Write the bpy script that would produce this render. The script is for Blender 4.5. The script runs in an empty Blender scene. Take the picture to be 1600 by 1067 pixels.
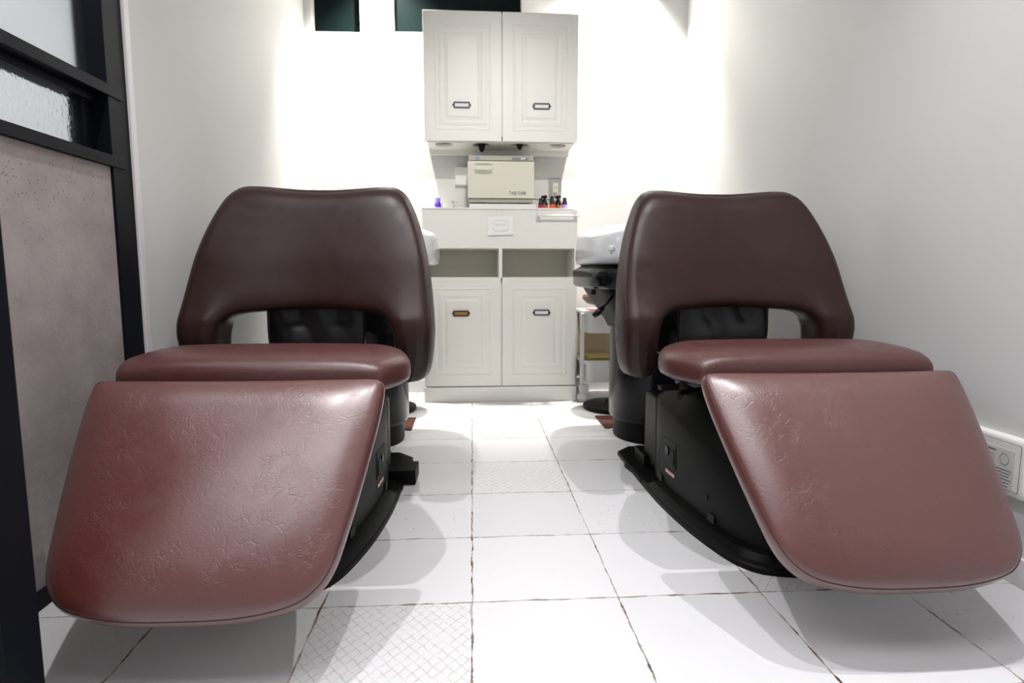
import bpy, math, random
from mathutils import Vector, Matrix
random.seed(7)
PI = math.pi
sc = bpy.context.scene
C = sc.collection

# ------------------------------------------------------------------ camera
cd = bpy.data.cameras.new('camera'); cam = bpy.data.objects.new('camera', cd); C.objects.link(cam)
cam.location = (0, 0, .665)
cam.rotation_euler = (PI/2 - .1158, 0, -.0655)
cd.sensor_width = 36; cd.lens = 939/1600*36; cd.clip_start = .02
cd.dof.use_dof = True; cd.dof.focus_distance = 1.35; cd.dof.aperture_fstop = 5.0
sc.camera = cam
# ------------------------------------------------------------------ colour management, world
sc.view_settings.view_transform = 'Standard'; sc.view_settings.look = 'None'
sc.view_settings.gamma = 1; sc.view_settings.use_curve_mapping = False
sc.view_settings.exposure = 0.40
w = bpy.data.worlds.new('world'); sc.world = w; w.use_nodes = True
w.node_tree.nodes['Background'].inputs[0].default_value = (.93, .96, 1, 1)
w.node_tree.nodes['Background'].inputs[1].default_value = .32
# ------------------------------------------------------------------ lamps (recessed ceiling downlights, corridor light, added sheen fill)
def spot(loc, power, ang, blend, col, r=.022, aim=(0, 0, -1)):
    l = bpy.data.lights.new('downlight', 'SPOT'); l.energy = power; l.spot_size = math.radians(ang)
    l.spot_blend = blend; l.color = col; l.shadow_soft_size = r
    o = bpy.data.objects.new('downlight_light', l); C.objects.link(o); o.location = loc
    o.rotation_euler = Vector(aim).to_track_quat('-Z', 'Y').to_euler(); return o
CH = 2.42
for x in (-.44, .74):
    spot((x, 1.05, CH-.03), 50, 84, .8, (1, .985, 1), .012)
    spot((x, 3.10, CH-.03), 215, 86, .9, (1, .98, .92), aim=(0, .24, -1))
spot((.15, .9, CH-.03), 92, 44, 1, (1, .97, .93), .02, aim=(0, 2.1, -1.32))
spot((.15, 1.0, CH-.03), 42, 92, .9, (1, .985, 1), .015)
def area(loc, size, power, col, aim):
    l = bpy.data.lights.new('lamp', 'AREA'); l.energy = power; l.shape = 'RECTANGLE'; l.size, l.size_y = size; l.color = col
    o = bpy.data.objects.new('corridor_light', l); C.objects.link(o); o.location = loc
    o.rotation_euler = Vector(aim).to_track_quat('-Z', 'Y').to_euler(); return o
area((-1.9, 1.4, CH-.05), (.8, 1.6), 21, (.92, .96, 1), (0, 0, -1))
area((-.60, .05, CH-.02), (2.2, .8), 20, (1, .98, 1), (0, 0, -1)).name = 'leg_rest_sheen_fill'  # unseen overhead panel, added so the leg rests catch a broad sheen

# ------------------------------------------------------------------ helpers
def node(nt, t, **kw):
    n = nt.nodes.new(t)
    for k, v in kw.items(): setattr(n, k, v)
    return n
def mat(name, col, rough=.5, metal=0, spec=.5, **kw):
    m = bpy.data.materials.new(name); m.use_nodes = True
    b = m.node_tree.nodes['Principled BSDF']
    b.inputs['Base Color'].default_value = (*col, 1); b.inputs['Roughness'].default_value = rough
    b.inputs['Metallic'].default_value = metal; b.inputs['Specular IOR Level'].default_value = spec
    for k, v in kw.items(): b.inputs[k.replace('_', ' ')].default_value = v
    return m
class G:
    """tiny math helper for shader graphs"""
    def __init__(s, m): s.nt = m.node_tree; s.b = s.nt.nodes['Principled BSDF']
    def m(s, op, a, b=None, c=None):
        n = node(s.nt, 'ShaderNodeMath', operation=op)
        for i, v in enumerate((a, b, c)):
            if v is None: continue
            if isinstance(v, (int, float)): n.inputs[i].default_value = v
            else: s.nt.links.new(v, n.inputs[i])
        return n.outputs[0]
    def rng(s, v, a, b, c=0, d=1):
        n = node(s.nt, 'ShaderNodeMapRange', interpolation_type='SMOOTHSTEP'); s.nt.links.new(v, n.inputs[0])
        for i, k in enumerate((a, b, c, d)): n.inputs[i+1].default_value = k
        return n.outputs[0]
    def mix(s, f, a, b):
        n = node(s.nt, 'ShaderNodeMix', data_type='RGBA')
        for i, v in ((0, f), (6, a), (7, b)):
            if isinstance(v, (int, float)): n.inputs[i].default_value = v
            elif isinstance(v, tuple): n.inputs[i].default_value = (*v, 1)
            else: s.nt.links.new(v, n.inputs[i])
        return n.outputs[2]
    def co(s): return node(s.nt, 'ShaderNodeTexCoord').outputs['Object']
    def noise(s, vec, scale, detail=3, rough=.5, dist=0):
        n = node(s.nt, 'ShaderNodeTexNoise'); n.inputs['Scale'].default_value = scale
        n.inputs['Detail'].default_value = detail; n.inputs['Roughness'].default_value = rough; n.inputs['Distortion'].default_value = dist
        s.nt.links.new(vec, n.inputs['Vector']); return n.outputs['Fac']
    def vor(s, vec, scale, feature='F1', rnd=1):
        n = node(s.nt, 'ShaderNodeTexVoronoi', feature=feature); n.inputs['Scale'].default_value = scale
        n.inputs['Randomness'].default_value = rnd; s.nt.links.new(vec, n.inputs['Vector']); return n.outputs['Distance']
    def bump(s, h, strength, dist=.001, prev=None):
        n = node(s.nt, 'ShaderNodeBump'); n.inputs['Strength'].default_value = strength; n.inputs['Distance'].default_value = dist
        s.nt.links.new(h, n.inputs['Height'])
        if prev is not None: s.nt.links.new(prev, n.inputs['Normal'])
        return n.outputs[0]
    def set(s, k, v): s.nt.links.new(v, s.b.inputs[k])
    def warp(s, vec, scale, amt):
        n = node(s.nt, 'ShaderNodeTexNoise'); n.inputs['Scale'].default_value = scale; s.nt.links.new(vec, n.inputs['Vector'])
        a = node(s.nt, 'ShaderNodeVectorMath', operation='MULTIPLY_ADD'); s.nt.links.new(n.outputs['Color'], a.inputs[0])
        a.inputs[1].default_value = (amt,)*3; s.nt.links.new(vec, a.inputs[2]); return a.outputs[0]

# ------------------------------------------------------------------ materials
def leather(name, col, crease, coat, spec=.8):
    m = mat(name, col, .38, spec=spec, Coat_Weight=coat, Coat_Roughness=.32, Coat_IOR=1.6); g = G(m); co = g.co()
    fine = g.vor(co, 620); n1 = g.noise(co, 160, 3)
    b1 = g.bump(fine, .10, .0006)
    b1 = g.bump(n1, .22 if crease > .1 else .08, .0012, b1)
    wv = g.warp(co, 12, .09)
    cr = g.rng(g.vor(wv, 48, 'DISTANCE_TO_EDGE'), 0, .09)
    msk = g.m('MULTIPLY', g.rng(g.noise(co, 8, 2), .34, .62), g.rng(g.noise(co, 42, 2), .42, .60))
    h = g.m('MULTIPLY', g.m('SUBTRACT', 1, cr), msk)
    b2 = g.bump(g.m('MULTIPLY', h, -1), crease, .0009, b1)
    wv2 = g.warp(co, 30, .05)
    cr2 = g.rng(g.vor(wv2, 150, 'DISTANCE_TO_EDGE'), 0, .12)
    h2 = g.m('MULTIPLY', g.m('SUBTRACT', 1, cr2), g.rng(g.noise(co, 16, 3), .38, .66))
    b3 = g.bump(g.m('MULTIPLY', h2, -1), crease, .0006, b2)
    g.set('Normal', b3)
    g.set('Base Color', g.mix(g.noise(co, 5, 3), tuple(c*.90 for c in col), tuple(c*1.10 for c in col)))
    g.set('Roughness', g.rng(g.noise(co, 30, 3), .3, .7, .33, .43))
    return m
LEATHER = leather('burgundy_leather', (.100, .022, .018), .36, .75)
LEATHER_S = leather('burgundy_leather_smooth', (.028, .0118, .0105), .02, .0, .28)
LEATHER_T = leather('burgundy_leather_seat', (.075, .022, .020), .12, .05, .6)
THREAD = mat('dark_thread', (.035, .012, .012), .6)
BLACK = mat('black_plastic', (.0040, .0042, .0040), .45, spec=.12)
g = G(BLACK); g.set('Normal', g.bump(g.noise(g.co(), 900, 2), .15, .0005))
GLOSSB = mat('glossy_black_plastic', (.005, .006, .007), .2, spec=.25)
DARK = mat('matte_black', (.006, .006, .007), .7)
VINYL = mat('black_vinyl', (.012, .013, .016), .34)
CERAMIC = mat('white_ceramic', (.80, .81, .84), .12)
CHROME = mat('chrome', (.6, .6, .62), .2, 1)
def wallpaint(name, col, rough=.6):
    m = mat(name, col, rough, spec=.3); g = G(m); co = g.co()
    g.set('Normal', g.bump(g.noise(co, 260, 4), .10, .001)); return m
WALL = wallpaint('white_wall_paint', (.66, .655, .645))
CEIL = wallpaint('white_ceiling_paint', (.55, .55, .54))
CAB = mat('cream_cabinet_paint', (.80, .785, .74), .42)
CABIN = mat('cabinet_interior', (.62, .60, .52), .6)
WHITEP = mat('white_plastic', (.80, .80, .78), .35)
TRIM = mat('white_trim', (.78, .75, .76), .45)
FRAME = mat('dark_metal_frame', (.006, .007, .011), .5, 0, .09)
WARMER = mat('cream_enamel', (.72, .69, .58), .14)
WGREY = mat('warmer_grey', (.40, .39, .32), .35)
LOGO = mat('grey_blue_print', (.16, .18, .24), .5)
BLUE = mat('blue_print', (.15, .28, .65), .5)
GREYL = mat('steel_plate', (.36, .34, .33), .35, .6)
PAPER = mat('white_paper', (.86, .85, .83), .8)
PENCIL = mat('pale_grey_print', (.62, .61, .61), .8)
KRAFT = mat('orange_card', (.42, .20, .045), .7)
NAVYM = mat('black_iron', (.015, .018, .022), .4, .5)
MAT_RED = mat('brown_rug', (.085, .026, .017), .9)
SADDLE = mat('brown_saddle_vinyl', (.16, .10, .07), .4)
NIGHT = mat('dark_window_glass', (.004, .008, .008), .3, spec=.05)
PINK = mat('pink_cloth', (.62, .30, .33), .9)
TAN = mat('tan_cloth_and_shading', (.62, .50, .36), .9)  # folded cloths, and the sheet that paints shading inside the trolley
YEL = mat('yellow_towel', (.62, .50, .20), .9)
PURP = mat('purple_plastic', (.10, .035, .55), .2)
LILAC = mat('lilac_plastic', (.30, .22, .70), .25)
ORNG = mat('orange_plastic', (.75, .10, .02), .3)
RED = mat('red_plastic', (.45, .02, .05), .3)
AMBER = mat('amber_glass', (.35, .10, .02), .2)
GLASSY = mat('clear_glass', (.92, .94, .94), .03, Transmission_Weight=1.0, IOR=1.45)
STKR = mat('red_and_cream_sticker', (.6, .45, .38), .5)
g = G(STKR); co = g.co(); sp = node(g.nt, 'ShaderNodeSeparateXYZ'); g.nt.links.new(co, sp.inputs[0])
g.set('Base Color', g.mix(g.rng(g.noise(co, 160, 1), .45, .55), (.55, .17, .15), (.70, .62, .5)))

# concrete / terrazzo panel
CONC = mat('mauve_concrete', (.3, .26, .26), .75, spec=.25); g = G(CONC); co = g.co()
c1 = g.mix(g.rng(g.noise(co, 5, 5, .6), .3, .7), (.31, .265, .26), (.42, .375, .365))
sm = g.rng(g.noise(co, 4, 2), .40, .62)
spk = g.m('MULTIPLY', g.rng(g.vor(co, 130), .30, .16), sm)
spk = g.m('MULTIPLY', spk, g.rng(g.noise(co, 60, 1), .5, .6))
c2 = g.mix(g.m('MULTIPLY', spk, .85), c1, (.10, .08, .085))
lt = g.m('MULTIPLY', g.rng(g.vor(g.warp(co, 3, .3), 90), .22, .12), g.rng(g.noise(co, 45, 1), .52, .62))
c3 = g.mix(g.m('MULTIPLY', lt, .5), c2, (.55, .50, .48))
g.set('Base Color', c3); g.set('Normal', g.bump(g.noise(co, 120, 4), .25, .002))

# glass of the partition
GLASS = mat('frosted_pane', (.93, .96, .97), .22, Transmission_Weight=1.0, IOR=1.3)
RIPPLE = mat('hammered_glass', (.95, .97, .98), .12, Transmission_Weight=1.0, IOR=1.45)
g = G(RIPPLE); co = g.co(); g.set('Normal', g.bump(g.noise(co, 75, 2, .5, .6), .35, .003))

# floor tiles
T, X0, Y0 = .30, -.0055, 1.15
FLOOR = mat('white_tiles', (.8, .8, .8), .42, spec=.4); g = G(FLOOR); co = g.co()
sp = node(g.nt, 'ShaderNodeSeparateXYZ'); g.nt.links.new(co, sp.inputs[0])
X, Y = sp.outputs[0], sp.outputs[1]
wob = g.m('MULTIPLY', g.m('SUBTRACT', g.noise(co, 14, 4, .6), .5), .010)
gx = g.m('DIVIDE', g.m('ADD', g.m('SUBTRACT', X, X0), wob), T); gy = g.m('DIVIDE', g.m('ADD', g.m('SUBTRACT', Y, Y0), wob), T)
def dline(v): return g.m('MULTIPLY', g.m('ABSOLUTE', g.m('SUBTRACT', g.m('FRACT', g.m('ADD', v, .5)), .5)), T)
wn = g.noise(co, 24, 3, .65); wn2 = g.noise(co, 5, 2)
def line(d, amp):
    wd = g.m('MULTIPLY', g.rng(wn, .35, .70, .0005, .0031), amp)
    return g.rng(g.m('DIVIDE', d, wd), 1.35, .65)
fadeX = g.rng(wn2, .28, .5, .35, 1); fadeY = g.rng(g.noise(co, 4.1, 2), .30, .52, .4, 1)
lx = g.m('MULTIPLY', line(dline(gx), 1.0), fadeX); ly = g.m('MULTIPLY', line(dline(gy), .95), fadeY)
grout = g.m('MAXIMUM', lx, ly)
ix = g.m('FLOOR', gx); iy = g.m('FLOOR', gy)
def cell(i, j):
    return g.m('MULTIPLY', g.m('COMPARE', ix, i, .4), g.m('COMPARE', iy, j, .4))
def anyof(*l):
    r = cell(*l[0])
    for q in l[1:]: r = g.m('MAXIMUM', r, cell(*q))
    return r
u1 = g.m('DIVIDE', g.m('ADD', X, g.m('MULTIPLY', Y, .8)), .0235); u2 = g.m('DIVIDE', g.m('SUBTRACT', X, g.m('MULTIPLY', Y, .8)), .0235)
def lat(v): return g.rng(g.m('ABSOLUTE', g.m('SUBTRACT', g.m('FRACT', v), .5)), .07, .025)
wv = g.m('MULTIPLY', g.m('SUBTRACT', g.noise(co, 60, 2), .5), .5)
lattice = g.m('MAXIMUM', lat(g.m('ADD', u1, wv)), lat(g.m('ADD', u2, wv)))
lattice = g.m('MULTIPLY', lattice, g.rng(g.noise(co, 45, 2), .36, .56, .35, 1))
hexm = g.m('MULTIPLY', lattice, anyof((-1, -1), (0, 2), (2, 0)))
# herringbone-like dashes
fx = g.m('DIVIDE', X, .036); fy = g.m('DIVIDE', Y, .036)
alt = g.m('PINGPONG', g.m('ADD', g.m('FLOOR', fx), g.m('FLOOR', fy)), 1)
dsh = g.m('ADD', g.m('MULTIPLY', alt, lat(g.m('MULTIPLY', u1, 1.4))), g.m('MULTIPLY', g.m('SUBTRACT', 1, alt), lat(g.m('MULTIPLY', u2, 1.4))))
hb = g.m('MULTIPLY', g.m('MULTIPLY', dsh, g.rng(g.noise(co, 40, 2), .45, .6)), anyof((-3, -1), (-3, -2), (2, -2)))
spkf = g.m('MULTIPLY', g.rng(g.vor(co, 75), .26, .10), g.rng(g.noise(co, 50, 2), .50, .60))
spkm = g.m('MULTIPLY', spkf, anyof((-1, 1), (1, 1), (3, -1), (-2, 3), (3, -2)))
wh = node(g.nt, 'ShaderNodeTexWhiteNoise', noise_dimensions='2D')
cb = node(g.nt, 'ShaderNodeCombineXYZ'); g.nt.links.new(ix, cb.inputs[0]); g.nt.links.new(iy, cb.inputs[1]); g.nt.links.new(cb.outputs[0], wh.inputs['Vector'])
base = g.mix(wh.outputs['Value'], (.71, .71, .72), (.77, .77, .78))
base = g.mix(g.rng(g.noise(co, 7, 5, .7), .45, .75, 0, .14), base, (.62, .63, .64))
base = g.mix(g.m('MULTIPLY', hexm, .62), base, (.42, .36, .33))
base = g.mix(g.m('MULTIPLY', hb, .35), base, (.45, .43, .42))
base = g.mix(g.m('MULTIPLY', spkm, .8), base, (.36, .33, .30))
gc = g.mix(g.rng(g.noise(co, 35, 2), .35, .7), (.09, .055, .035), (.36, .27, .19))
g.set('Base Color', g.mix(grout, base, gc))
g.set('Normal', g.bump(g.m('ADD', g.m('MULTIPLY', grout, -1), g.m('MULTIPLY', g.noise(co, 40, 3), .25)), .25, .002))

# ------------------------------------------------------------------ mesh building
class MB:
    def __init__(s): s.v = []; s.f = []
    def add(s, vs, fs):
        n = len(s.v); s.v += [tuple(p) for p in vs]; s.f += [tuple(i+n for i in f) for f in fs]; return s
    def box(s, x0, x1, y0, y1, z0, z1):
        x0, x1 = sorted((x0, x1)); y0, y1 = sorted((y0, y1)); z0, z1 = sorted((z0, z1))
        return s.add([(x, y, z) for x in (x0, x1) for y in (y0, y1) for z in (z0, z1)],
                     [(0, 1, 3, 2), (4, 6, 7, 5), (0, 4, 5, 1), (2, 3, 7, 6), (0, 2, 6, 4), (1, 5, 7, 3)])
    def rings(s, rs, cap=True, close=False):
        n = len(rs[0]); vs = [p for r in rs for p in r]; fs = []
        m = len(rs)
        for k in range(m if close else m-1):
            a, b = k*n, ((k+1) % m)*n
            fs += [(a+i, a+(i+1) % n, b+(i+1) % n, b+i) for i in range(n)]
        if cap and not close: fs += [tuple(range(n))[::-1], tuple(range((m-1)*n, m*n))]
        return s.add(vs, fs)
    def tube(s, pts, r, n=10, cyc=False):
        P = [Vector(p) for p in pts]; rs = []; N = len(P); prev = None
        R = r if isinstance(r, (list, tuple)) else [r]*N
        for i in range(N):
            a = P[(i-1) % N] if (cyc or i) else P[i]; b = P[(i+1) % N] if (cyc or i < N-1) else P[i]
            t = (b-a).normalized()
            if prev is None:
                up = Vector((0, 0, 1)) if abs(t.z) < .9 else Vector((1, 0, 0)); x = t.cross(up).normalized()
            else: x = (prev - t*prev.dot(t)).normalized()
            prev = x; y = t.cross(x)
            rs.append([P[i]+(x*math.cos(2*PI*k/n)+y*math.sin(2*PI*k/n))*R[i] for k in range(n)])
        return s.rings(rs, not cyc, cyc)
    def lathe(s, prof, c=(0, 0, 0), n=24, axis='z'):
        def pt(r, h, a):
            x, y = r*math.cos(a), r*math.sin(a)
            return {'z': (c[0]+x, c[1]+y, c[2]+h), 'y': (c[0]+x, c[1]+h, c[2]+y), 'x': (c[0]+h, c[1]+x, c[2]+y)}[axis]
        return s.rings([[pt(max(r, 1e-5), h, 2*PI*k/n) for k in range(n)] for r, h in prof])
    def prism(s, poly, z0, z1):
        return s.rings([[(x, y, z0) for x, y in poly], [(x, y, z1) for x, y in poly]])
    def build(s, name, m, parent=None, smooth=False, bevel=0, seg=2, loc=None):
        me = bpy.data.meshes.new(name); me.from_pydata(s.v, [], s.f); me.validate(); me.update()
        import bmesh
        bm = bmesh.new(); bm.from_mesh(me); bmesh.ops.recalc_face_normals(bm, faces=bm.faces); bm.to_mesh(me); bm.free()
        if m is not None: me.materials.append(m)
        o = bpy.data.objects.new(name, me); C.objects.link(o)
        if parent: o.parent = parent
        if loc: o.location = loc
        if smooth:
            me.shade_smooth() if smooth is True else me.shade_smooth()
            if smooth is not True: me.set_sharp_from_angle(angle=math.radians(smooth))
        if bevel:
            b = o.modifiers.new('bevel', 'BEVEL'); b.width = bevel; b.segments = seg; b.limit_method = 'ANGLE'; b.angle_limit = math.radians(35)
            me.shade_smooth(); 
            b.harden_normals = True
        return o
def tag(o, label, cat, group=None):
    o['label'] = label; o['category'] = cat
    if group: o['group'] = group
    return o
def thing(name, label, cat, loc=(0, 0, 0), rz=0, group=None):
    o = bpy.data.objects.new(name, None); C.objects.link(o); o.location = loc; o.rotation_euler = (0, 0, rz)
    o.empty_display_size = .1; return tag(o, label, cat, group)
def struct(o): o['kind'] = 'structure'; return o
def copy_tree(o, parent=None):
    c = o.copy(); C.objects.link(c); c.parent = parent
    for ch in [x for x in bpy.data.objects if x.parent == o]: copy_tree(ch, c)
    return c
def catmull(pts, n, closed=False):
    """resample a polyline of tuples as a smooth curve with n points evenly by arc length"""
    P = [Vector(p) for p in pts]; N = len(P); out = []
    segs = N if closed else N-1
    for i in range(segs):
        p0 = P[(i-1) % N] if closed or i > 0 else P[0]*2-P[1]
        p1 = P[i]; p2 = P[(i+1) % N]
        p3 = P[(i+2) % N] if closed or i+2 < N else p2*2-p1
        for k in range(16):
            t = k/16
            out.append(.5*((2*p1)+(p2-p0)*t+(2*p0-5*p1+4*p2-p3)*t*t+(3*p1-p0-3*p2+p3)*t**3))
    out.append(P[0] if closed else P[-1])
    L = [0]
    for a, b in zip(out, out[1:]): L.append(L[-1]+(b-a).length)
    res = []; j = 0; tot = L[-1]; M = n if closed else n-1
    for k in range(n):
        d = tot*k/M
        while j < len(L)-2 and L[j+1] < d: j += 1
        t = (d-L[j])/max(1e-9, L[j+1]-L[j]); res.append(out[j].lerp(out[j+1], min(1, t)))
    return res
def mirror(half):
    """half outline from u=0 through +u back to u=0 -> full closed outline"""
    return half + [(-x, y) for x, y in half[-2:0:-1]]
def inset(loop, d):
    if d > .0045:
        k = max(1, math.ceil(d/.002)); cur = list(loop); n = len(cur)
        for i in range(k):
            cur = inset(cur, d/k)
            for _ in range(1 if (i+1)*d/k < .013 else 10): cur = [cur[j]*.5+(cur[j-1]+cur[(j+1) % n])*.25 for j in range(n)]
        return cur
    n = len(loop); out = []
    ar = sum(loop[i].x*loop[(i+1) % n].y-loop[(i+1) % n].x*loop[i].y for i in range(n)); sg = 1 if ar > 0 else -1
    for i in range(n):
        t = (loop[(i+1) % n]-loop[i-1]).normalized(); nrm = Vector((-t.y, t.x))*sg
        out.append(loop[i]+nrm*d)
    return out
def cushion(mb, loop, prof, dome, f, bottom=True, rings=9):
    """prof: (inset, height) from the underside up over the edge; dome: extra height at the middle; f maps (u, s, n) to space"""
    rs = []
    c = Vector((0, sum(p.y for p in loop)/len(loop)))
    if bottom:
        for k in (0.02, .6): rs.append([f(*(c.lerp(p, k)), prof[0][1]) for p in inset(loop, prof[0][0])])
    for d, h in prof: rs.append([f(p.x, p.y, h) for p in inset(loop, d)])
    last = inset(loop, prof[-1][0]); hh = prof[-1][1]
    for k in range(1, rings):
        t = k/rings; q = 1-t
        rs.append([f(*(p.lerp(c, t)), hh+dome*(1-q*q)) for p in last])
    rs.append([f(*(last[i].lerp(c, .995)), hh+dome) for i in range(len(last))])
    mb.rings(rs); return mb

# ------------------------------------------------------------------ the room
XL, XR, YB, YF = -.855, 1.160, 3.32, -1.1
o = struct(MB().box(-2.9, XR+.1, YF, YB+.1, -.05, 0).build('floor', FLOOR))
struct(MB().box(-2.9, XR+.1, YF, YB+.1, CH, CH+.05).build('ceiling', CEIL))
struct(MB().box(XR, XR+.1, YF, YB+.1, 0, CH).build('wall_right', WALL))
struct(MB().box(XL-.12, XL, 1.649, YB+.1, 0, CH).build('wall_left', WALL, bevel=.002))
# back wall with two recessed windows
W1 = (-.794, -.569, 1.895); W2 = (-.40, .262, 1.903); WT = 2.25; RD = .10
bw = MB()
xs = [XL-.12, W1[0]-.022, W1[1], W2[0], W2[1]+.006, XR+.1]
bw.box(xs[0], xs[1], YB, YB+RD, 0, CH); bw.box(xs[2], xs[3], YB, YB+RD, 0, CH); bw.box(xs[4], xs[5], YB, YB+RD, 0, CH)
bw.box(xs[1], xs[2], YB, YB+RD, 0, W1[2]); bw.box(xs[1], xs[2], YB, YB+RD, WT, CH)
bw.box(xs[3], xs[4], YB, YB+RD, 0, W2[2]); bw.box(xs[3], xs[4], YB, YB+RD, WT, CH)
struct(bw.build('wall_back', WALL))
struct(MB().box(xs[1], xs[2], YB+RD-.03, YB+RD-.022, W1[2], WT).build('window_1', NIGHT))
struct(MB().box(xs[3], xs[4], YB+RD-.03, YB+RD-.022, W2[2], WT).build('window_2', NIGHT))
struct(MB().box(XL, XR, YB-.012, YB, 0, .07).build('baseboard_back', TRIM, bevel=.002))
struct(MB().box(XR-.010, XR, YF, YB-.012, 0, .062).build('baseboard_right', TRIM, bevel=.002))
struct(MB().box(XL, XL+.010, 1.66, YB-.012, 0, .062).build('baseboard_left', TRIM, bevel=.002))
struct(MB().box(XL-.06, XL+.003, 1.6235, 1.648, 0, CH).build('trim_1', TRIM, bevel=.003))
struct(MB().box(-2.9, -2.8, YF, YB, 0, CH).build('wall_outer', WALL))
struct(MB().box(-2.8, XL-.12, 2.9, 3.0, 0, CH).build('wall_far', WALL))

# ------------------------------------------------------------------ glazed partition on the left
pt = thing('glazed_partition', 'dark metal framed partition with hammered glass band and mauve concrete panel below', 'partition', (XL, 1.2, 0))
def L(mb, x0, x1, y0, y1, z0, z1): return mb.box(x0, x1, y0-1.2, y1-1.2, z0, z1)
YP = .55
pf = MB()
L(pf, -.075, -.003, 1.540, 1.622, 0, CH)                 # post at the wall
post = pf.build('post', FRAME, pt, bevel=.0015)
mm = MB(); L(mm, -.06, 0, YP, 1.600, 1.080, 1.106); L(mm, -.06, 0, YP, 1.592, .915, .941)
L(mm, -.075, -.03, YP, 1.592, 1.062, 1.080); L(mm, -.075, -.03, YP, 1.592, .941, .950); L(mm, -.075, -.04, 1.50, 1.53, .941, 1.08)
mm.build('mullion', FRAME, pt, bevel=.0012)
rl = MB(); L(rl, -.075, 0, YP, 1.592, .0, .034); rl.build('bottom_rail', FRAME, pt, bevel=.0012)
st = MB(); L(st, -.06, -.006, 1.566, 1.592, .034, .915); st.build('stile', FRAME, pt, bevel=.0012)
pn = MB(); L(pn, -.05, -.010, YP, 1.566, .034, .915); pn.build('concrete_panel', CONC, pt, bevel=.001)
gl = MB(); L(gl, -.050, -.044, YP, 1.543, 1.106, CH); gl.build('upper_pane', GLASS, pt)
gl = MB(); L(gl, -.056, -.050, YP, 1.543, .941, 1.08); gl.build('hammered_pane', RIPPLE, pt)
# near door post
dp = MB().box(-.98, -.628, .79, .86, 0, CH); o = dp.build('door_post', FRAME, None, bevel=.002)
tag(o, 'dark navy metal door post in the near left corner before the concrete panel', 'post')

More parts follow.
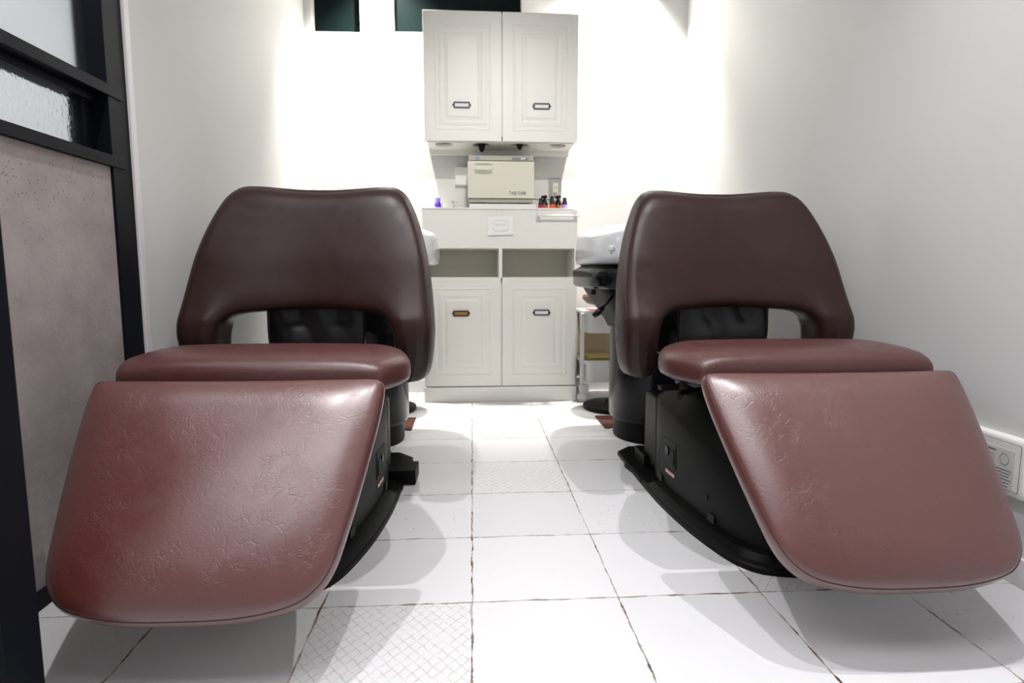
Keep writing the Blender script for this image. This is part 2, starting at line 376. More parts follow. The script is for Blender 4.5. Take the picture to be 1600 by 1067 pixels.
# ------------------------------------------------------------------ shampoo chair
def make_chair():
    t = thing('shampoo_chair', 'x', 'chair', group='reclining shampoo chairs')
    # leg rest -------------------------------------------------
    half = [(0, -.004), (.14, -.005), (.245, -.006), (.265, -.002), (.272, .014), (.268, .08), (.253, .19), (.237, .285), (.224, .345), (.207, .379), (.18, .403), (.14, .417), (.08, .426), (0, .428)]
    loop = catmull(mirror(half), 168, True)
    d = Vector((0, -.278, -.307)).normalized(); nn = Vector((0, d.z, -d.y)); nn = -nn if nn.z < 0 else nn
    O = Vector((0, -.115, .454)) + nn*.003
    def f(u, s, n): return O + Vector((u, 0, 0)) + d*s + nn*n
    prof = [(.030, -.046), (.014, -.041), (.004, -.030), (0, -.018), (.0005, -.008), (.0035, -.001), (.0042, .0005), (.006, .004), (.011, .0095), (.020, .0145), (.028, .019), (.038, .023), (.050, .0265), (.064, .029)]
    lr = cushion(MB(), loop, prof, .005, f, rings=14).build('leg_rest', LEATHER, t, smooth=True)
    sm = inset(loop, .0042)
    MB().tube([f(p.x, p.y, .0) for p in sm], .0013, 6, True).build('seam', THREAD, lr, smooth=True)
    # mounting arm behind the leg rest
    for sx in (-1, 1):
        MB().tube([f(sx*.10, .05, -.05), f(sx*.10, .24, -.062), f(sx*.10, .26, -.09), (sx*.10, -.05, .22)], .011, 8).build('leg_rest_arm', BLACK, t, smooth=True)
    # seat cushion ----------------------------------------------
    half = [(0, -.085), (.20, -.083), (.250, -.080), (.263, -.066), (.282, -.03), (.297, .015), (.301, .05), (.297, .09), (.280, .15), (.258, .21), (.236, .262), (.222, .285), (.205, .30), (.200, .38), (.19, .40), (0, .405)]
    loop = catmull(mirror(half), 168, True)
    fs = lambda u, s, n: Vector((u, s, n + .010*math.exp(-((abs(u)-.25)/.03)**2)*(1 if n < .43 else 0)))
    prof = [(.026, .424), (.010, .4245), (.003, .429), (0, .438), (0, .454), (.002, .466), (.007, .476), (.015, .485), (.026, .491), (.040, .496), (.056, .499)]
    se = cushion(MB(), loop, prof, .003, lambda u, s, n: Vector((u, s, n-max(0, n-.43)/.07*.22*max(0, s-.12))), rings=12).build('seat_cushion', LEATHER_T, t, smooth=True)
    for sx in (-1, 1):
        sm = [p for p in inset(loop, .003) if sx*p.x > .235 and p.y < .16]; sm.sort(key=lambda p: p.y)
        MB().tube([(sm[0].x-sx*.004, sm[0].y-.001, .436)]+[(p.x, p.y, min(.460, .436+.024*(p.y+.085)/.02)-.22*.43*max(0, p.y-.12)) for p in sm], .0011, 6).build('seam', THREAD, se, smooth=True)
    # backrest ---------------------------------------------------
    outer = [(.262, .3695), (.292, .3705), (.310, .380), (.320, .405), (.328, .46), (.3305, .52), (.324, .60), (.313, .68), (.300, .745), (.284, .80), (.264, .85), (.243, .885), (.214, .9045), (.17, .907), (.11, .902), (.05, .8975), (0, .8965)]
    inner = [(.262, .3695), (.240, .373), (.228, .388), (.2275, .43), (.2265, .48), (.2215, .512), (.211, .534), (.192, .548), (.165, .5545), (.12, .5585), (.06, .5625), (0, .564)]
    n1 = 56
    ol = catmull(outer, n1); 
    # re-time the inner path so that the rows stay across the arms and fan out at the corner
    il_ = catmull(inner, 400); lens = [i/399 for i in range(400)]
    def ipt(tt): return il_[min(399, int(tt*399))].lerp(il_[min(399, int(tt*399)+1)], tt*399-int(tt*399))
    key = [(0, 0), (.06, .10), (.20, .30), (.33, .41), (.55, .50), (.72, .60), (1, 1)]
    def rt(x):
        for (a, b), (c_, e) in zip(key, key[1:]):
            if x <= c_: return b+(e-b)*(x-a)/(c_-a)
        return 1
    il = [ipt(rt(i/(n1-1))) for i in range(n1)]
    tot = [(-p.x, p.y) for p in ol[:-1]]; toti = [(-p.x, p.y) for p in il[:-1]]
    OP = [Vector(p) for p in tot]+[Vector((p.x, p.y)) for p in ol[::-1]]; IP = [Vector(p) for p in toti]+[Vector((p.x, p.y)) for p in il[::-1]]
    def ss(x): x = min(1, max(0, x)); return x*x*(3-2*x)
    def vf(u, w_):
        v = .297 + .40*max(0, w_-.54) + .10*max(0, w_-.70) + .10*max(0, .50-w_)
        k = .030*(1-ss((w_-.56)/.34)) + .012
        v += k*(1-ss(abs(u)/.27)) - .018*math.exp(-((w_-.50)/.075)**2)*ss((abs(u)-.17)/.08)
        return v
    def vb(u, w_): return .297 + .40*max(0, w_-.54) + .10*max(0, w_-.70) + .118 - .045*ss((w_-.60)/.28)
    rs = []
    sec_o = [(.012, 'b', 0), (.003, 'b', -.006), (0, 'b', -.022), (.002, 'm', .5), (.006, 'f', .030), (.0100, 'f', .020), (.0105, 'f', .0185), (.015, 'f', .011), (.024, 'f', .005), (.036, 'f', .001)]
    sec_i = [(.034, 'f', .001), (.022, 'f', .004), (.012, 'f', .010), (.005, 'f', .018), (.0045, 'f', .020), (.001, 'f', .030), (0, 'm', .5), (0, 'b', -.02), (.003, 'b', -.006), (.012, 'b', 0)]
    seam_pts = []
    for P, Q in zip(OP, IP):
        D = Q-P; Ln = max(D.length, 1e-4); Dh = D/Ln if Ln > 2e-4 else Vector((0, 0)); sc_ = min(1, Ln/.085)
        ring = []
        def put(p, kind, off):
            a, b = vf(p.x, p.y), vb(p.x, p.y)
            bot = .018*max(0, 1-(p.y-.3695)/.03)**2
            v = {'f': a+off+bot, 'b': b+off-bot*.5, 'm': a*(1-off)+b*off}[kind]
            ring.append((p.x, v, p.y))
        for a, k, off in sec_o: put(P+Dh*a*sc_, k, off)
        a0, a1 = .036*sc_, Ln-.034*sc_
        for i in range(1, 12): put(P+Dh*(a0+(a1-a0)*i/12), 'f', 0)
        for a, k, off in sec_i: put(Q-Dh*a*sc_, k, off)
        b0, b1 = .012*sc_, Ln-.012*sc_
        for i in range(11, 0, -1): put(P+Dh*(b0+(b1-b0)*i/12), 'b', 0)
        rs.append(ring)
        a, b, c_ = ring[5], ring[6], ring[4]
        seam_pts.append(a)
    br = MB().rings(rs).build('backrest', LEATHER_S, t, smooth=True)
    MB().tube(seam_pts[2:-2], .0010, 6).build('seam', THREAD, br, smooth=True)
    # black support panel seen through the opening
    NX, NZ = 26, 18; vs = []; fsx = []
    for j in range(NZ+1):
        for i in range(NX+1):
            u = -.128+.256*i/NX; z = .33+.30*j/NZ
            b = .022*math.exp(-((u+.052)/.042)**2-((z-.475)/.035)**2)+.020*math.exp(-((u-.066)/.042)**2-((z-.48)/.035)**2)+.006*math.sin(u*60+z*14)
            vs.append((u, .455-b, z))
    for j in range(NZ):
        for i in range(NX): a = j*(NX+1)+i; fsx.append((a, a+1, a+NX+2, a+NX+1))
    sp_ = MB().add(vs, fsx); o = sp_.build('back_support', VINYL, t, smooth=True)
    so = o.modifiers.new('solid', 'SOLIDIFY'); so.thickness = .03; so.offset = -1
    # under-seat frame
    uf = MB().box(-.19, .19, .0, .44, .375, .418).box(-.24, .24, .10, .26, .395, .414).box(-.10, .10, .30, .46, .28, .42)
    uf.build('under_seat_frame', BLACK, t, bevel=.006)
    lv = MB().tube([(-.20, .05, .392), (-.262, .03, .388), (-.272, .01, .384)], .007, 8).box(-.30, -.255, .06, .085, .388, .398); lv.build('recline_lever', BLACK, t, smooth=40)
    # base plate -------------------------------------------------
    half = [(0, -.100), (.05, -.097), (.107, -.078), (.142, -.038), (.166, .030), (.190, .147), (.207, .30), (.212, .42), (.212, .58), (.205, .70), (0, .705)]
    loop = catmull(mirror(half), 150, True)
    cushion(MB(), loop, [(.0, 0), (0, .012), (.004, .016), (.004, .026), (.012, .040), (.030, .046)], 0, lambda u, s, n: Vector((u, s, n if s < .40 else min(n, .020+.026*max(0, 1-(s-.40)/.05)))), rings=3).build('base_plate', BLACK, t, smooth=35)
    rp = MB().prism([(-.215, .50), (.215, .50), (.215, .80), (.16, .86), (-.16, .86), (-.215, .80)], 0, .016); rp.build('rear_plate', BLACK, t, bevel=.004)
    # housing -----------------------------------------------------
    half = [(0, -.072), (.05, -.070), (.092, -.052), (.120, -.010), (.142, .055), (.160, .15), (.174, .28), (.180, .40), (.176, .452), (.165, .462), (0, .465)]
    loop = catmull(mirror(half), 150, True)
    def top(s): return .205+.088*min(1, max(0, (s+.07)/.53))
    rs = []
    for ins, k, extra in ((0, 'z', .040), (-.004, 'z', .10), (-.006, 't', -.010), (-.002, 't', 0), (.040, 't', .060), (.060, 't', .080)):
        rs.append([(p.x, p.y, extra if k == 'z' else top(p.y)+extra) for p in inset(loop, ins)])
    c = Vector((0, .2)); rs.append([(c.x*.9+p.x*.1, c.y*.9+p.y*.1, top(p.y)*.1+.30*.9+.06) for p in loop])
    hs = MB().rings(rs).build('housing', BLACK, t, smooth=28)
    # rear block under the seat, joining column
    MB().box(-.16, .16, .44, .66, .03, .27).build('motor_cover', BLACK, t, bevel=.012)
    for sx in (-1, 1):
        # flush fittings on the flank of the housing
        X = sx*.182
        a0, b0 = (.262, .145); 
        def flank(s, z, off=0):
            # position on the flank surface
            bx = None
            for p, q in zip(loop, loop[1:]+loop[:1]):
                if sx*p.x > 0 and (p.y-s)*(q.y-s) <= 0 and p.y != q.y:
                    tt = (s-p.y)/(q.y-p.y); bx = abs(p.x+(q.x-p.x)*tt)
            return (sx*(bx+.0052+off), s, z)
        def plate(s0, s1, z0, z1, th, off=0):
            m = MB(); N = 4
            A = []; B = []
            for i in range(N+1):
                s = s0+(s1-s0)*i/N
                A.append((flank(s, z0, off), flank(s, z1, off))); B.append((flank(s, z0, off+th), flank(s, z1, off+th)))
            vs = [p for a, b in zip(A, B) for p in (a[0], a[1], b[1], b[0])]
            return m.rings([vs[4*i:4*i+4] for i in range(N+1)])
        s_ = plate(.285, .375, .115, .190, .0016).build('socket_recess', DARK, hs)
        k = MB().lathe([(.0, 0), (.013, 0), (.013, .006), (.010, .009), (0, .009)], (0, 0, 0), 16, 'x')
        p = flank(.338, .158); k = k.build('knob', GLOSSB, hs, smooth=40); k.location = (p[0]-(0.004 if sx > 0 else .006), p[1], p[2])
        plate(.292, .318, .125, .168, .004).build('socket', BLACK, hs)
        plate(.290, .352, .092, .101, .0014).build('sticker', STKR, hs)['label'] = 'red and cream sticker'
        for s, z, r in ((.424, .118, .0065), (.115, .105, .0075)):
            p = flank(s, z); MB().lathe([(0, 0), (r, 0), (r, .001), (0, .001)], p, 14, 'x').build('screw_hole', DARK, hs)
        for s in (.395, .09):
            plate(s-.013, s+.013, .048, .070, .0012).build('vent_slot', DARK, hs)
    return t
chair_l = make_chair()
chair_l.location = (-.441, 1.281, 0); chair_l.rotation_euler[2] = -.017
chair_l['label'] = 'burgundy leather shampoo chair nearest the mauve concrete partition panel'
chair_r = copy_tree(chair_l)
chair_r.location = (.739, 1.30, 0); chair_r.rotation_euler[2] = .002
chair_r['label'] = 'burgundy leather shampoo chair beside the plain white right wall'
# pedal box beside the left chair base
MB().box(.10, .250, .555, .655, .003, .048).build('foot_pedal', BLACK, chair_l, bevel=.003)
MB().box(-.175, -.03, .60, .72, .016, .060).build('foot_pedal', BLACK, chair_r, bevel=.003)

# ------------------------------------------------------------------ wash basins
def sup(a, b, e, n, cx=0, cy=0):
    r = []
    for k in range(n):
        t = 2*PI*k/n; c, s = math.cos(t), math.sin(t)
        r.append((cx+a*math.copysign(abs(c)**(2/e), c), cy+b*math.copysign(abs(s)**(2/e), s)))
    return r
def make_basin():
    t = thing('wash_basin_unit', 'x', 'wash basin', group='wash basins behind the chairs')
    rs = []
    def zr(x, y): return .853 + .080*y - .055*(abs(x)/.31)**2.2
    N = 96
    for e, a, b, z in ((4, .288, .30, .690), (4, .304, .318, .696), (4, .310, .325, .72)): rs.append([(x, y, z) for x, y in sup(a, b, e, N)])
    for k, q in ((.309, .012), (.305, .003), (.300, 0), (.290, .001), (.282, .008)): rs.append([(x, y, zr(x, y)-q) for x, y in sup(k, k+.003, 3.6, N)])
    rs.append([(x, y, zr(x, y)-.06) for x, y in sup(.27, .27, 3, N)])
    for k, z in ((.22, .735), (.12, .712), (.03, .706)): rs.append([(x, y, z) for x, y in sup(k, k, 2.4, N)])
    MB().rings(rs).build('bowl', CERAMIC, t, smooth=True)
    MB().rings([[(x, y, z) for x, y in sup(a, b, 5, 80, -.045, -.0)] for a, b, z in ((.245, .27, .601), (.260, .30, .604), (.269, .31, .614), (.271, .312, .664), (.266, .308, .672), (.26, .28, .676), (.24, .26, .690))]).build('rim_tray', GLOSSB, t, smooth=50)
    br = MB(); br.rings([[(x, y, z) for x, y in sup(a, b, 6, 48, cx, .0)] for a, b, cx, z in ((.175, .17, 0, .44), (.186, .18, -.005, .47), (.236, .25, -.030, .585), (.240, .25, -.035, .602))]).build('bracket', BLACK, t, smooth=50)
    MB().rings([[(x, y, z) for x, y in sup(a, b, 2.15, 64, 0, 0)] for a, b, z in ((.172, .172, .078), (.181, .181, .085), (.184, .184, .10), (.184, .184, .45))]).build('column', GLOSSB, t, smooth=50)
    MB().rings([[(x, y, z) for x, y in sup(a, b, 2.15, 64, 0, 0)] for a, b, z in ((.163, .163, 0), (.165, .165, .01), (.165, .165, .08))]).build('column_foot', BLACK, t, smooth=50)
    MB().lathe([(0, 0), (.009, 0), (.010, .012), (.006, .02), (0, .02)], (-.30, -.20, .582), 12).build('knob', GLOSSB, t, smooth=40)
    return t
def hook(loc, label):
    h = thing('suction_hook', label, 'hook', loc, 0, 'suction hooks on the basins')
    MB().lathe([(0, 0), (.014, 0), (.012, -.004), (.006, -.008), (0, -.008)], (0, 0, 0), 20, 'y').build('suction_cup', WHITEP, h, smooth=40)
    MB().tube([(.004, -.010, .004), (.002, -.012, -.006), (0, -.014, -.014), (-.006, -.020, -.017), (-.010, -.021, -.013)], .0018, 6).tube([(.001, -.012, -.006), (-.006, -.018, -.004)], .0018, 6).build('wire_hook', CHROME, h, smooth=True)
bl = make_basin(); bl.location = (-.441, 2.37, 0); bl['label'] = 'white ceramic wash basin on black column behind the left chair'
b2 = copy_tree(bl); b2.location = (.739, 2.37, 0); b2['label'] = 'white ceramic wash basin on black column behind the right chair'
MB().tube([(-.225, -.215, .585), (-.250, -.235, .560), (-.275, -.24, .535)], .0045, 8).tube([(-.270, -.24, .538), (-.290, -.245, .520), (-.308, -.245, .507)], [.007, .013, .009], 8).build('lever', GLOSSB, b2, smooth=True)
hook((-.175, 2.0465, .742), 'small pale suction hook on the side of the left wash basin')
hook((.475, 2.0465, .742), 'small pale suction hook on the side of the right wash basin')

# ------------------------------------------------------------------ stools and rugs
def make_stool():
    t = thing('saddle_stool', 'x', 'stool', group='brown saddle stools')
    MB().lathe([(0, 0), (.145, 0), (.150, .008), (.148, .020), (.135, .026), (.05, .030), (.045, .042), (.030, .05), (0, .05)], n=40).build('base', BLACK, t, smooth=40)
    MB().lathe([(0, .05), (.014, .05), (.014, .30), (.010, .30), (.010, .50), (0, .50)], n=16).build('pole', NAVYM, t, smooth=40)
    rs = []
    for k, z in ((.06, .495), (.135, .505), (.158, .525), (.155, .543), (.12, .555), (.05, .558), (.004, .558)):
        rs.append([(x, y, z+.012*(x/.16)**2) for x, y in sup(k, k*.9, 2.3, 40)])
    MB().rings(rs).build('seat', SADDLE, t, smooth=True)
    return t
s1 = make_stool(); s1.location = (.685, 2.85, 0); s1['label'] = 'brown seat stool with round black base behind the right basin'
s2 = copy_tree(s1); s2.location = (-.425, 2.88, 0); s2['label'] = 'brown seat stool with round black base behind the left basin'
RUG = [(-.18, .10), (-.165, .10)]+[(.185*math.cos(a), .185*math.sin(a)) for a in [PI*(.8-.6*k/12) for k in range(13)]]+[(.165, .10), (.18, .10), (.18, .315), (-.18, .315)]
tag(MB().prism(RUG, 0, .005).build('rug', MAT_RED, None, loc=(.739, 2.37, 0)), 'reddish brown rug on the floor behind the right wash basin', 'rug', 'brown rugs')
tag(MB().prism(RUG, 0, .005).build('rug', MAT_RED, None, loc=(-.441, 2.39, 0)), 'reddish brown rug on the floor behind the left wash basin', 'rug', 'brown rugs')

# ------------------------------------------------------------------ cabinets
YC = 3.04
def rect(x0, x1, z0, z1, d, y): return [(x0+d, y, z0+d), (x1-d, y, z0+d), (x1-d, y, z1-d), (x0+d, y, z1-d)]
def door(x0, x1, z0, z1, parent, card, hx, hz, cardlabel=None):
    prof = [(0, .018), (0, .001), (.001, 0), (.050, 0), (.053, -.0012), (.057, -.0012), (.061, .0022), (.070, .0026), (.080, .0012), (.090, .0006), (.096, .0012), (.101, .0030), (.107, .0026), (.118, .0)]
    o = MB().rings([rect(x0, x1, z0, z1, d, YC+y) for d, y in prof]).build('door', CAB, parent)
    hw, hh = .040, .0145; y = YC-.002
    def hexo(w_, h_, y_): return [(hx-w_-.006, y_, hz), (hx-w_, y_, hz-h_*.55), (hx-w_+.002, y_, hz-h_), (hx+w_-.002, y_, hz-h_), (hx+w_, y_, hz-h_*.55), (hx+w_+.006, y_, hz), (hx+w_, y_, hz+h_*.55), (hx+w_-.002, y_, hz+h_), (hx-w_+.002, y_, hz+h_), (hx-w_, y_, hz+h_*.55)]
    def inn(w_, h_, y_): return [(hx-w_, y_, hz), (hx-w_, y_, hz-h_*.6), (hx-w_, y_, hz-h_), (hx+w_, y_, hz-h_), (hx+w_, y_, hz-h_*.6), (hx+w_, y_, hz), (hx+w_, y_, hz+h_*.6), (hx+w_, y_, hz+h_), (hx-w_, y_, hz+h_), (hx-w_, y_, hz+h_*.6)]
    m = MB().rings([hexo(hw, hh, y+.004), hexo(hw, hh, y-.003), inn(hw-.006, hh-.0055, y-.003), inn(hw-.006, hh-.0055, y+.004)], False, True)
    h = m.build('label_holder', NAVYM, o)
    MB().box(hx-hw+.003, hx+hw-.003, y+.0005, y+.0025, hz-hh+.003, hz+hh-.003).build('card', card, h)
    return o
def raise_obj(o, mv): 
    for v in o.data.vertices: v.co += Vector(mv)
# lower cabinet
lc = thing('base_cabinet', 'cream base cabinet with two panelled doors standing against the back wall', 'cabinet', (0, 0, 0))
cx0, cx1 = -.246, .530
m = MB(); m.box(cx0, cx1, YC+.018, YB-.012, .02, .620); m.box(cx0, cx1, YC+.004, YB-.012, .780, .972)
m.box(cx0, cx0+.014, YC+.004, YB-.012, .62, .78); m.box(cx1-.014, cx1, YC+.004, YB-.012, .62, .78); m.box(.133, .151, YC+.004, YB-.012, .62, .78)
m.box(cx0, cx1, YC+.004, YB-.012, .620, .636)
m.build('body', CAB, lc, bevel=.0012)
MB().box(cx0+.014, cx1-.014, YB-.035, YB-.028, .636, .78).box(cx0+.014, cx1-.014, YB-.042, YB-.035, .636, .682).build('back_panel', CABIN, lc)
MB().box(cx0-.002, cx1+.002, YC-.004, YC+.03, 0, .077).build('plinth', CAB, lc, bevel=.002)
door(cx0+.002, .1435, .082, .634, lc, KRAFT, -.058, .455)
door(.1505, cx1-.002, .082, .634, lc, PAPER, .350, .458)
# fascia board / worktop as one sheet
MB().box(cx0-.001, cx1+.001, YC-.001, YB-.012, .972, .980).build('worktop', CAB, lc, bevel=.001)
# upper cabinet
uc = thing('wall_cabinet', 'cream wall cabinet with two panelled doors hung above the towel warmer', 'cabinet', (0, 0, 0))
ux0, ux1 = -.228, .524
MB().box(ux0, ux1, YC+.018, YB-.002, 1.325, 1.900).build('body', CAB, uc, bevel=.0012)
door(ux0, .1485, 1.300, 1.902, uc, PAPER, -.045, 1.468)
door(.1535, ux1, 1.300, 1.902, uc, PAPER, .345, 1.468)
# dryer holder board with four round holes
rb = thing('dryer_rack', 'cream board with four round holes under the wall cabinet', 'rack', (0, 0, 0))
holes = [-.135, .052, .243, .432]
def holed(x0, x1, y0, y1, z0, z1, cs, r, cyc):
    mb = MB(); cuts = [x0]+[(a+b)/2 for a, b in zip(cs, cs[1:])]+[x1]; n = 32
    for c, a, b in zip(cs, cuts, cuts[1:]):
        sq = []; ci = []
        for k in range(n):
            t = 2*PI*k/n+PI/4; cx_, sy_ = math.cos(t), math.sin(t); mm_ = max(abs(cx_), abs(sy_))
            px, py = cx_/mm_, sy_/mm_
            sq.append((c+(b-c)*px if px > 0 else c+(c-a)*px, cyc+(y1-cyc)*py if py > 0 else cyc+(cyc-y0)*py)); ci.append((c+r*cx_, cyc+r*sy_))
        mb.rings([[(x, y, z0) for x, y in ci], [(x, y, z0) for x, y in sq], [(x, y, z1) for x, y in sq], [(x, y, z1) for x, y in ci]], False, True)
    return mb
holed(ux0+.012, ux1-.012, YC+.02, 3.245, 1.296, 1.306, holes, .046, 3.115).build('board', CAB, rb)
MB().box(ux0+.012, ux1-.012, 3.245, 3.258, 1.270, 1.306).build('rear_lip', CAB, rb, bevel=.001)
mm = MB()
for x in (ux0+.022, .06-.10, .148, .335, ux1-.022): MB().lathe([(0, 0), (.004, 0), (.003, -.002), (0, -.002)], (x, 3.215, 1.296), 10).build('screw', GREYL, rb, smooth=True)
def dryer(x, label, dz):
    t = thing('hair_dryer', label, 'hair dryer', (x, 3.115, 1.29), 0, 'hair dryers in the rack')
    MB().lathe([(0, .034), (.040, .034), (.040, .012+dz), (.034, .006+dz), (0, .006+dz)], n=28).build('barrel', GLOSSB, t, smooth=40)
    MB().lathe([(0, .012+dz), (.022, .012+dz), (.013, -.018+dz), (.006, -.030+dz), (0, -.030+dz)], n=20).build('nozzle', BLACK, t, smooth=40)
dryer(holes[1], 'black hair dryer with pointed nozzle poking out of the rack', 0.002)
dryer(holes[2], 'black hair dryer sunk deeper in the rack right of the first', .016)
# paper note and string
pn_ = thing('paper_note', 'white paper note taped to the front of the base cabinet', 'note', (.140, YC-.003, .892))
MB().box(-.062, .064, -.0015, 0, -.046, .046).build('sheet', PAPER, pn_).rotation_euler[1] = -.03
tw = MB()
for k, (dx, dz, rx, rz) in enumerate(((0, .006, .042, .020), (.002, -.012, .040, .016))):
    tw.tube([(dx+rx*math.cos(a), -.0025, dz+rz*math.sin(a)) for a in [PI*i/14+(0 if k == 0 else PI) for i in range(15)]], .0012, 5)
tw.tube([(-.035+.005*i, -.0025, .004+.003*math.sin(i*1.7)) for i in range(14)], .001, 5)
tw.build('faint_print', PENCIL, pn_)
for x in (-.014, .008): MB().box(x, x+.002, -.001, 0, .046, .080).build('string', PENCIL, pn_)
# towel rail
tr = thing('towel_rail', 'white rail on the top right front of the base cabinet', 'rail', (.43, YC, .94))
MB().tube([(-.115, -.03, 0), (.105, -.03, 0)], .0055, 10).build('bar', WHITEP, tr, smooth=True)
for x in (-.10, .085): MB().box(x-.006, x+.006, -.034, 0, -.007, .030).build('bracket', WHITEP, tr, bevel=.002)

# ------------------------------------------------------------------ towel warmer
tmr = thing('towel_warmer', 'cream boxy towel warmer with two oval handle slots on the base cabinet', 'towel warmer', (.147, 3.08, .980))
MB().box(-.160, .178, -.002, .225, 0, .023).build('tray', WHITEP, tmr, bevel=.002)
for x in (-.11, .11): MB().box(x-.035, x+.035, .004, .20, .023, .029).build('foot', DARK, tmr)
MB().box(-.163, .163, .012, .222, .029, .262).build('case', WGREY, tmr, bevel=.004)
MB().box(-.160, .160, .004, .014, .030, .046).build('lower_trim', WGREY, tmr, bevel=.001)
dr = MB().box(-.166, .166, -.006, .012, .050, .231).build('door', WARMER, tmr, bevel=.004)
MB().box(-.160, .160, .002, .014, .235, .256).build('control_strip', WGREY, tmr, bevel=.001)
def oval(cx, cz, a, b, y0, y1, top_flat):
    pts = []
    for k in range(28):
        t = 2*PI*k/28; s = math.sin(t); c = math.cos(t)
        pts.append((cx+a*c, cz+b*s*(1 if (s > 0) == top_flat else .55)))
    return MB().rings([[(x, y0, z) for x, z in pts], [(x, y1, z) for x, z in pts]])
oval(-.088, .214, .046, .007, -.0072, -.004, True).build('handle_slot', WGREY, dr)
oval(-.088, .178, .046, .011, -.0072, -.004, False).build('handle_slot', WGREY, dr)
MB().box(-.132, -.044, -.0120, -.004, .186, .207).build('handle', WARMER, dr, bevel=.003)
MB().box(.055, .138, -.0005, .003, .240, .250).build('switch_panel', LOGO, tmr)
MB().box(.098, .122, -.002, .0, .2425, .2475).build('switch', WHITEP, tmr)
MB().box(-.128, -.110, .0, .003, .240, .251).build('blue_mark', BLUE, tmr)
def text(body, size, loc, mat_, parent, rot=(PI/2, 0, 0), sx=1):
    cu = bpy.data.curves.new('lettering', 'FONT'); cu.body = body; cu.size = size; cu.extrude = .0004; cu.offset = .0004; cu.align_x = 'LEFT'
    o = bpy.data.objects.new('lettering', cu); C.objects.link(o); o.location = loc; o.rotation_euler = rot; o.parent = parent; o.scale = (sx, 1, 1)
    cu.materials.append(mat_); dg = bpy.context.evaluated_depsgraph_get()
    me = bpy.data.meshes.new_from_object(o.evaluated_get(dg)); q = bpy.data.objects.new('lettering', me); C.objects.link(q)
    q.location = o.location; q.rotation_euler = o.rotation_euler; q.scale = o.scale; q.parent = parent
    bpy.data.objects.remove(o); return q
text('TAIJI CABI', .022, (.040, -.0068, .069), LOGO, dr, sx=.86)

# ------------------------------------------------------------------ wall fittings behind the warmer
t_ = thing('wall_box', 'white plastic box on the wall left of the towel warmer', 'box', (-.048, YB, 1.172))
MB().box(-.040, .045, -.030, 0, -.048, .046).build('case', WHITEP, t_, bevel=.004)
MB().box(-.036, .005, -.024, -.001, .046, .053).build('lid', mat('pale_blue_plastic', (.62, .70, .82), .4), t_, bevel=.002)
t_ = thing('wall_outlet', 'grey steel outlet plate with cream socket on the back wall', 'outlet', (.453, YB, 1.09))
MB().box(-.034, .034, -.006, 0, -.058, .078).build('plate', GREYL, t_, bevel=.002)
MB().box(-.015, .015, -.010, -.005, -.030, .052).build('socket', WARMER, t_, bevel=.002)
for x in (-.006, .006): MB().box(x-.0012, x+.0012, -.0108, -.0095, .020, .034).build('slot', DARK, t_)
t_ = thing('power_cord', 'grey plug and white cord in the steel outlet', 'cord', (.453, YB-.01, 1.08))
MB().box(-.010, .010, -.022, 0, -.010, .010).build('plug', GREYL, t_, bevel=.003)
MB().tube([(0, -.02, -.008), (-.008, -.024, -.03), (-.02, -.024, -.06), (-.03, -.02, -.098)], .003, 8).build('cable', WHITEP, t_, smooth=True)
t_ = thing('pump_cable', 'thin black cord running from the warmer behind the bottles', 'cord', (.32, 3.2, 1.04))
MB().tube([(-.006, 0, .004), (.03, .01, 0), (.08, .02, .002), (.14, .03, -.006)], .0022, 8).build('cable', BLACK, t_, smooth=True)

# ------------------------------------------------------------------ bottles on the worktop
ZT = .980
def bottle(x, y, prof, parts, label, group, name='bottle'):
    t = thing(name, label, 'bottle', (x, y, ZT), 0, group)
    for nm, pr, m_ in parts: MB().lathe(pr, n=20).build(nm, m_, t, smooth=35)
    return t
GRP = 'black capped bottles right of the towel warmer'
def capped(x, y, body, label, r=.013, h=.062):
    return bottle(x, y, None, [('body', [(0, 0), (r, 0), (r*1.02, .004), (r, h*.38), (0, h*.38)], body),
                               ('cap', [(0, h*.38), (r*.98, h*.38), (r*.9, h*.6), (r*.72, h*.68), (r*.68, h*.96), (0, h)], GLOSSB)], label, GRP)
capped(.350, 3.10, RED, 'small black capped bottle with red base beside the warmer', .013, .056)
capped(.408, 3.10, ORNG, 'small black capped bottle with bright orange base', .0145, .066)
capped(.472, 3.10, LILAC, 'small black capped bottle with lilac base at the counter end', .0145, .060)
def pump(x, y, label):
    t = thing('pump_bottle', label, 'bottle', (x, y, ZT), 0, 'dark pump bottles behind the capped ones')
    MB().lathe([(0, 0), (.018, 0), (.019, .004), (.018, .036), (.008, .052), (0, .052)], n=20).build('body', AMBER, t, smooth=35)
    MB().lathe([(0, .030), (.0195, .030), (.0185, .042), (.012, .052), (.006, .066), (0, .066)], n=16).build('collar', GLOSSB, t, smooth=35)
    MB().tube([(-.018, 0, .071), (.006, 0, .074), (.014, 0, .072)], [.006, .009, .006], 8).build('pump_head', GLOSSB, t, smooth=True)
pump(.380, 3.19, 'dark pump bottle behind, between the red and orange based bottles')
pump(.452, 3.19, 'dark pump bottle behind, between the orange and lilac based bottles')
bottle(-.172, 3.12, None, [('body', [(0, 0), (.016, 0), (.017, .004), (.016, .028), (.010, .034), (0, .034)], PURP), ('cap', [(0, .034), (.0135, .034), (.0135, .054), (0, .054)], LILAC)], 'small purple bottle on the left end of the counter', None)
bottle(-.146, 3.16, None, [('body', [(0, 0), (.010, 0), (.010, .026), (.004, .032), (.004, .038), (0, .038)], GLASSY)], 'tiny clear glass bottle just right of the purple bottle', None)
t_ = thing('glass_dropper', 'small clear glass pump standing left of the towel warmer', 'bottle', (-.088, 3.14, ZT))
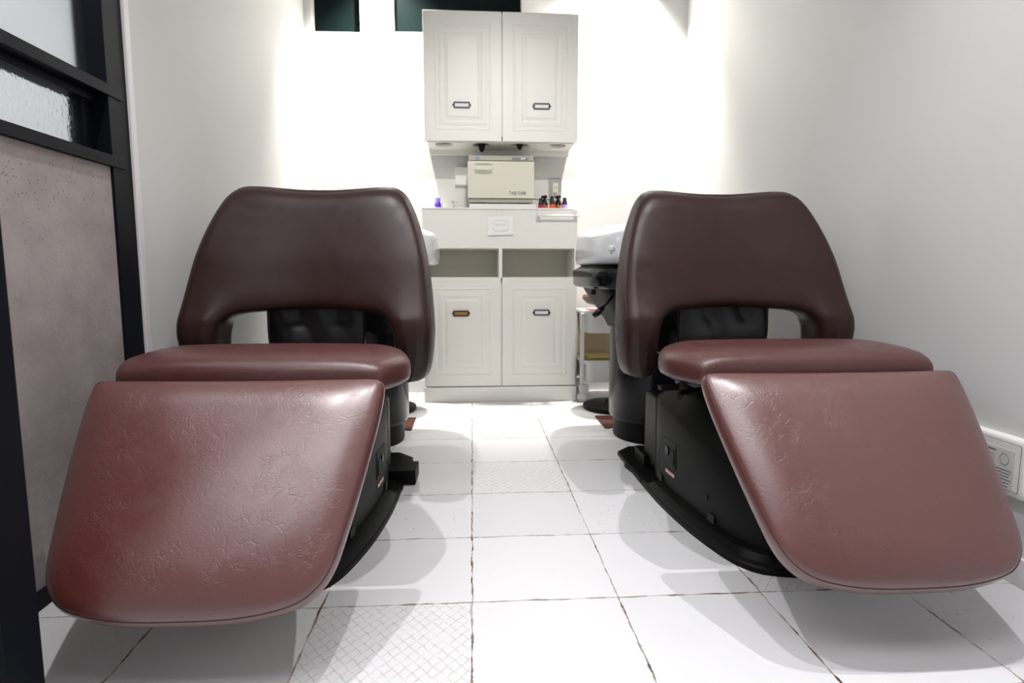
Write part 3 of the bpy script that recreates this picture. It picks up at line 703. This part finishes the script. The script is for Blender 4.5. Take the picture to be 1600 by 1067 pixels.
MB().lathe([(0, 0), (.010, 0), (.009, .018), (.004, .022), (.004, .034), (0, .034)], n=16).build('body', GLASSY, t_, smooth=35)
MB().tube([(-.014, 0, .036), (.012, 0, .038)], .005, 8).build('head', GLASSY, t_, smooth=True)

# ------------------------------------------------------------------ trolley
tl = thing('storage_trolley', 'white plastic storage trolley between base cabinet and right basin', 'trolley', (.70, 3.12, 0))
def basket(z, h):
    a, b = .125, .11; m_ = MB()
    m_.rings([[(x, y, zz) for x, y in sup(p, q, 8, 48)] for p, q, zz in ((a-.008, b-.008, z), (a, b, z+.004), (a+.004, b+.004, z+h-.014), (a+.018, b+.016, z+h-.014), (a+.018, b+.016, z+h), (a+.006, b+.006, z+h), (a-.003, b-.003, z+h-.010), (a-.008, b-.008, z+.008))])
    return m_.build('basket', WHITEP, tl, smooth=40)
basket(.352, .115); basket(.098, .115)
for sx in (-1, 1):
    for sy in (-1, 1):
        MB().box(sx*.142-.009, sx*.142+.009, sy*.10-.009, sy*.10+.009, .052, .455).build('post', WHITEP, tl, bevel=.003)
        MB().box(sx*.130-.022, sx*.130+.022, sy*.10-.018, sy*.10+.018, .046, .085).build('foot', WHITEP, tl, bevel=.004)
        MB().lathe([(0, -.010), (.020, -.010), (.023, -.006), (.023, .006), (.020, .010), (0, .010)], (sx*.142, sy*.10-.012, .023), 20, 'y').build('caster', WHITEP, tl, smooth=40)
MB().box(-.14, .14, .112, .118, .10, .46).build('shade_sheet', TAN, tl)  # tan sheet stands in for the shading between the baskets
def towels(x, y, z, w_, d_, n, m_, label, name='folded_towel'):
    mb = MB()
    for k in range(n): mb.box(-w_, w_, -d_, d_, k*.011, k*.011+.010)
    return tag(mb.build(name, m_, None, bevel=.004, loc=(x, y, z)), label, 'towel')
towels(.70, 3.12, .361, .10, .085, 9, TAN, 'stack of tan folded cloths in the top trolley basket')
towels(.655, 3.10, .466, .06, .06, 1, PINK, 'pink folded cloth lying on top of the trolley')
towels(.70, 3.12, .107, .10, .085, 11, YEL, 'yellow towels in the lower trolley basket')

# ------------------------------------------------------------------ wall panel on the right wall
wp = thing('floor_outlet_box', 'white rounded access cover with a printed label low on the right wall', 'outlet box', (XR, 1.214, .250))
def rr(a, b, r, n=8):
    p = []
    for cx_, cy_, s in ((a-r, b-r, 0), (-a+r, b-r, 1), (-a+r, -b+r, 2), (a-r, -b+r, 3)):
        for k in range(n+1):
            t = PI/2*(s+k/n); p.append((cx_+r*math.cos(t), cy_+r*math.sin(t)))
    return p
MB().rings([[(-d_, y, z) for y, z in rr(.080-q, .064-q, .014)] for d_, q in ((0, 0), (.012, 0), (.017, .004), (.018, .010))]).build('frame', WHITEP, wp, smooth=50)
MB().rings([[(-d_, y, z) for y, z in rr(.0665, .0515, .003)] for d_ in (.017, .0184)]).build('gap_line', DARK, wp)
MB().rings([[(-d_, y, z) for y, z in rr(.0655, .0505, .003)] for d_ in (.017, .0192)]).build('cover', WHITEP, wp, bevel=.0005)
lb = MB().box(-.0200, -.0190, -.055, .055, -.046, .036).build('printed_label', mat('label_film', (.66, .66, .64), .3), wp)
pr = MB()
def bar(y0, y1, z0, z1): pr.box(-.0204, -.0199, y0*.72, y1*.72, z0-.004, z1-.004)
bar(-.012, .022, .031, .034)
for k in range(6):
    bar(-.068+(k % 3)*.004, .068-(k*7 % 4)*.006, -.006-k*.0068, -.0042-k*.0068)
for y0, y1, z0, z1 in ((.042, .062, .006, .026), (.014, .034, .006, .028), (-.006, .012, .002, .022)):
    bar(y0, y1, z0, z0+.0008); bar(y0, y1, z1, z1+.0008); bar(y0, y0+.0008, z0, z1); bar(y1, y1+.0008, z0, z1)
bar(.018, .030, .010, .024)
pr.tube([(-.0201, -.030+.011*math.cos(2*PI*k/20), .014+.012*math.sin(2*PI*k/20)) for k in range(20)], .0006, 5, True)
pr.build('print', mat('grey_print', (.16, .16, .17), .5), lb)
